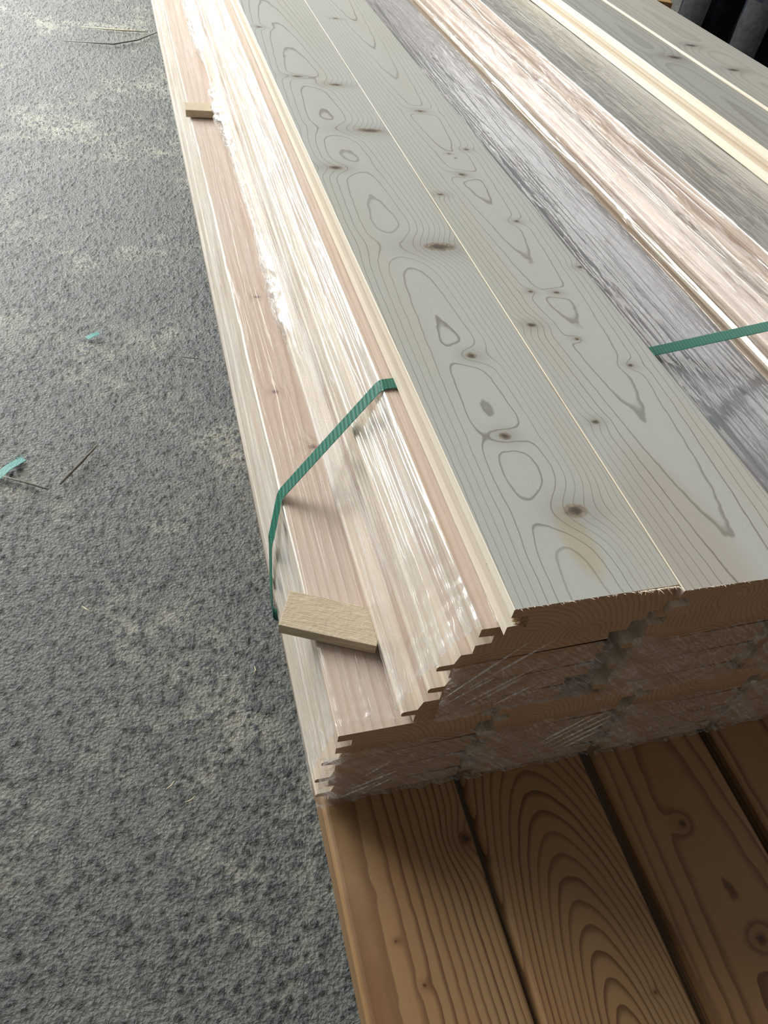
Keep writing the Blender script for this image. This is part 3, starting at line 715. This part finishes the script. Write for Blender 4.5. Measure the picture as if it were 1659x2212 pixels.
def trouser_mat():
    t = NT('navy_work_trousers'); P = t.coord()
    a = t.noise(P, 9.0, 4.0, 0.6); b = t.noise(P, 70.0, 4.0, 0.7); c = t.noise(P, 900.0, 1.0)
    d = t.math('MULTIPLY', t.ramp(t.math('ADD', t.math('MULTIPLY', a, 0.7), t.math('MULTIPLY', b, 0.3)), 0.52, 0.64), 0.5)
    col = t.mix(d, rgb(0.006, 0.008, 0.017), rgb(0.045, 0.05, 0.055))
    fold = t.noise(t.vmath('MULTIPLY', P, (14, 14, 7)), 1.0, 3.0, 0.5, 0.6)
    return t.done(t.bsdf(col, 0.85, t.bump(t.math('ADD', fold, t.math('MULTIPLY', c, 0.03)), 0.9, 0.03), 0.2))
NAVY = trouser_mat()
JACK = plain('dark_jacket_cloth', (0.02, 0.024, 0.032), 0.85, 0.5, 14, 0.3)
SKIN = plain('skin', (0.55, 0.34, 0.25), 0.55, 0.1, 60, 0.06)
SHOE = plain('black_work_shoe', (0.012, 0.011, 0.010), 0.5, 0.3, 50, 0.2)
HAIR = plain('dark_hair', (0.02, 0.014, 0.01), 0.6, 0.6, 300, 0.3)
KNEE = plain('dusty_knee_patch', (0.026, 0.029, 0.031), 0.9, 0.8, 60, 0.5)

def person(loc, rz):
    p = empty('person', loc, 'person standing behind the stack in dark navy work trousers with dusty knee patches', 'person'); p.rotation_euler = (0, 0, rz)
    hipL, hipR = (0.105, 0, 0.90), (-0.105, 0, 0.90)
    J = [((0, 0, 0.98), (0.155, 0.115)), (hipL, (0.105, 0.11)), ((0.100, -0.015, 0.70), (0.098, 0.102)), ((0.096, -0.025, 0.50), (0.088, 0.090)), ((0.105, 0.0, 0.30), (0.080, 0.084)), ((0.115, 0.025, 0.09), (0.078, 0.088)),
         (hipR, (0.105, 0.11)), ((-0.100, -0.015, 0.70), (0.098, 0.102)), ((-0.096, -0.03, 0.50), (0.088, 0.090)), ((-0.105, 0.0, 0.30), (0.080, 0.084)), ((-0.115, 0.025, 0.09), (0.078, 0.088)), ((0, 0, 1.08), (0.150, 0.108))]
    E = [(0, 1), (1, 2), (2, 3), (3, 4), (4, 5), (0, 6), (6, 7), (7, 8), (8, 9), (9, 10), (0, 11)]
    tr = skin_mesh('trousers', J, E, NAVY, p)
    for s in (-1, 1):
        n, m = 9, 11; U, Vv = np.meshgrid(np.linspace(-1, 1, n), np.linspace(-1, 1, m))
        an = U * 0.50; rx, ry = 0.084, 0.086
        Z = 0.515 + Vv * 0.105; bow = np.interp(Z, [0.40, 0.50, 0.64], [-0.012, -0.026, -0.018])
        pts = np.stack([s * 0.096 + np.sin(an) * (rx + 0.006), bow - np.cos(an) * (ry + 0.008), Z], -1)
        grid_mesh('knee_patch', pts, KNEE, tr)
    # whole figure: one skin under the clothes, ending in hands and head
    a = 0.9
    JB = [((0, 0, 0.98), (0.13, 0.095)), ((0, 0, 1.20), (0.13, 0.09)), ((0, 0.005, 1.40), (0.15, 0.09)), ((0, 0.01, 1.50), (0.055, 0.055)), ((0, -0.01, 1.57), (0.05, 0.055)), ((0, -0.02, 1.64), (0.070, 0.085)), ((0, -0.012, 1.73), (0.072, 0.088)), ((0, -0.005, 1.78), (0.05, 0.06)),
          ((0.19, 0, 1.42), 0.05), ((0.25, 0.02, 1.14), 0.04), ((0.24, -0.10, 0.92), 0.028), ((0.235, -0.14, 0.85), (0.018, 0.038)),
          ((-0.19, 0, 1.42), 0.05), ((-0.25, 0.02, 1.14), 0.04), ((-0.24, -0.10, 0.92), 0.028), ((-0.235, -0.14, 0.85), (0.018, 0.038)),
          ((0.105, 0, 0.9), 0.08), ((0.12, -0.02, 0.5), 0.05), ((0.125, 0.02, 0.06), 0.035), ((-0.105, 0, 0.9), 0.08), ((-0.12, -0.02, 0.5), 0.05), ((-0.125, 0.02, 0.06), 0.035)]
    EB = [(0, 1), (1, 2), (2, 3), (3, 4), (4, 5), (5, 6), (6, 7), (2, 8), (8, 9), (9, 10), (10, 11), (2, 12), (12, 13), (13, 14), (14, 15), (0, 16), (16, 17), (17, 18), (0, 19), (19, 20), (20, 21)]
    for s, h in ((1, 11), (-1, 15)):
        hx = 0.235 * s
        for q, (dy, dz, L) in enumerate([(-0.032, -0.02, 0.070), (-0.012, -0.03, 0.078), (0.008, -0.032, 0.074), (0.026, -0.026, 0.060)]):
            b = len(JB); JB += [((hx, -0.145 + dy, 0.83 + dz), 0.0095), ((hx - 0.004 * s, -0.150 + dy, 0.83 + dz - L * 0.5), 0.0088), ((hx - 0.014 * s, -0.150 + dy, 0.83 + dz - L), 0.0075)]
            EB += [(h, b), (b, b + 1), (b + 1, b + 2)]
        b = len(JB); JB += [((hx - 0.012 * s, -0.185, 0.845), 0.011), ((hx - 0.02 * s, -0.200, 0.812), 0.009)]; EB += [(h, b), (b, b + 1)]
    body = skin_mesh('body', JB, EB, SKIN, p)
    nose = mesh_obj('nose', [(-0.014, -0.098, 1.655), (0.014, -0.098, 1.655), (0, -0.122, 1.655), (0, -0.098, 1.70)], [(0, 1, 2), (0, 2, 3), (2, 1, 3), (0, 3, 1)], SKIN, body)
    for s in (-1, 1):
        e = box('eye', (0.026, 0.008, 0.012), HAIR, body, (0.030 * s, -0.096, 1.695), ch=0.003)
        r = box('ear', (0.014, 0.035, 0.06), SKIN, body, (0.074 * s, -0.01, 1.66), ch=0.006)
    box('mouth', (0.045, 0.008, 0.009), plain('lips', (0.40, 0.17, 0.14), 0.5), body, (0, -0.092, 1.625), ch=0.003)
    hp = []
    for i in range(9):
        th = math.pi / 2 * i / 8
        for k in range(20):
            f = 2 * math.pi * k / 20; front = max(0, -math.sin(f))
            hp.append((0.083 * math.cos(f) * math.cos(th), -0.008 + 0.098 * math.sin(f) * math.cos(th), 1.72 + 0.085 * math.sin(th) - 0.09 * (1 - front) * math.cos(th) ** 4 * (math.sin(f) > -0.3)))
    grid_mesh('hair', np.array(hp).reshape(9, 20, 3)[:, list(range(20)) + [0]], HAIR, body)
    JJ = [((0, 0, 1.00), (0.168, 0.128)), ((0, 0, 1.20), (0.165, 0.12)), ((0, 0.005, 1.38), (0.17, 0.115)), ((0, 0.01, 1.47), (0.085, 0.08)), ((0.20, 0, 1.41), 0.072), ((0.255, 0.02, 1.14), 0.06), ((0.243, -0.085, 0.945), 0.046), ((-0.20, 0, 1.41), 0.072), ((-0.255, 0.02, 1.14), 0.06), ((-0.243, -0.085, 0.945), 0.046)]
    skin_mesh('jacket', JJ, [(0, 1), (1, 2), (2, 3), (2, 4), (4, 5), (5, 6), (2, 7), (7, 8), (8, 9)], JACK, p)
    for s in (-1, 1):
        skin_mesh('shoe', [((0.125 * s, 0.06, 0.045), (0.040, 0.042)), ((0.125 * s, 0.02, 0.075), (0.045, 0.06)), ((0.127 * s, -0.06, 0.045), (0.046, 0.042)), ((0.130 * s, -0.14, 0.034), (0.046, 0.033)), ((0.130 * s, -0.19, 0.030), (0.034, 0.026))], [(0, 1), (1, 2), (2, 3), (3, 4)], SHOE, p)
    return p
person((1.64, 2.06, 0.0), math.radians(-72))
POSTM = wood('wood_post', (0.42, 0.25, 0.11), (0.22, 0.11, 0.045), spacing=0.006, contrast=0.6, rough=0.6)
po = box('timber_post', (0.040, 0.044, 0.600), POSTM, None, (1.304, 1.965, 0.0), (0, 0, math.radians(-20)), ch=0.0015)
tag(po, 'short upright brown timber post showing beyond the far right edge of the stack', 'post')
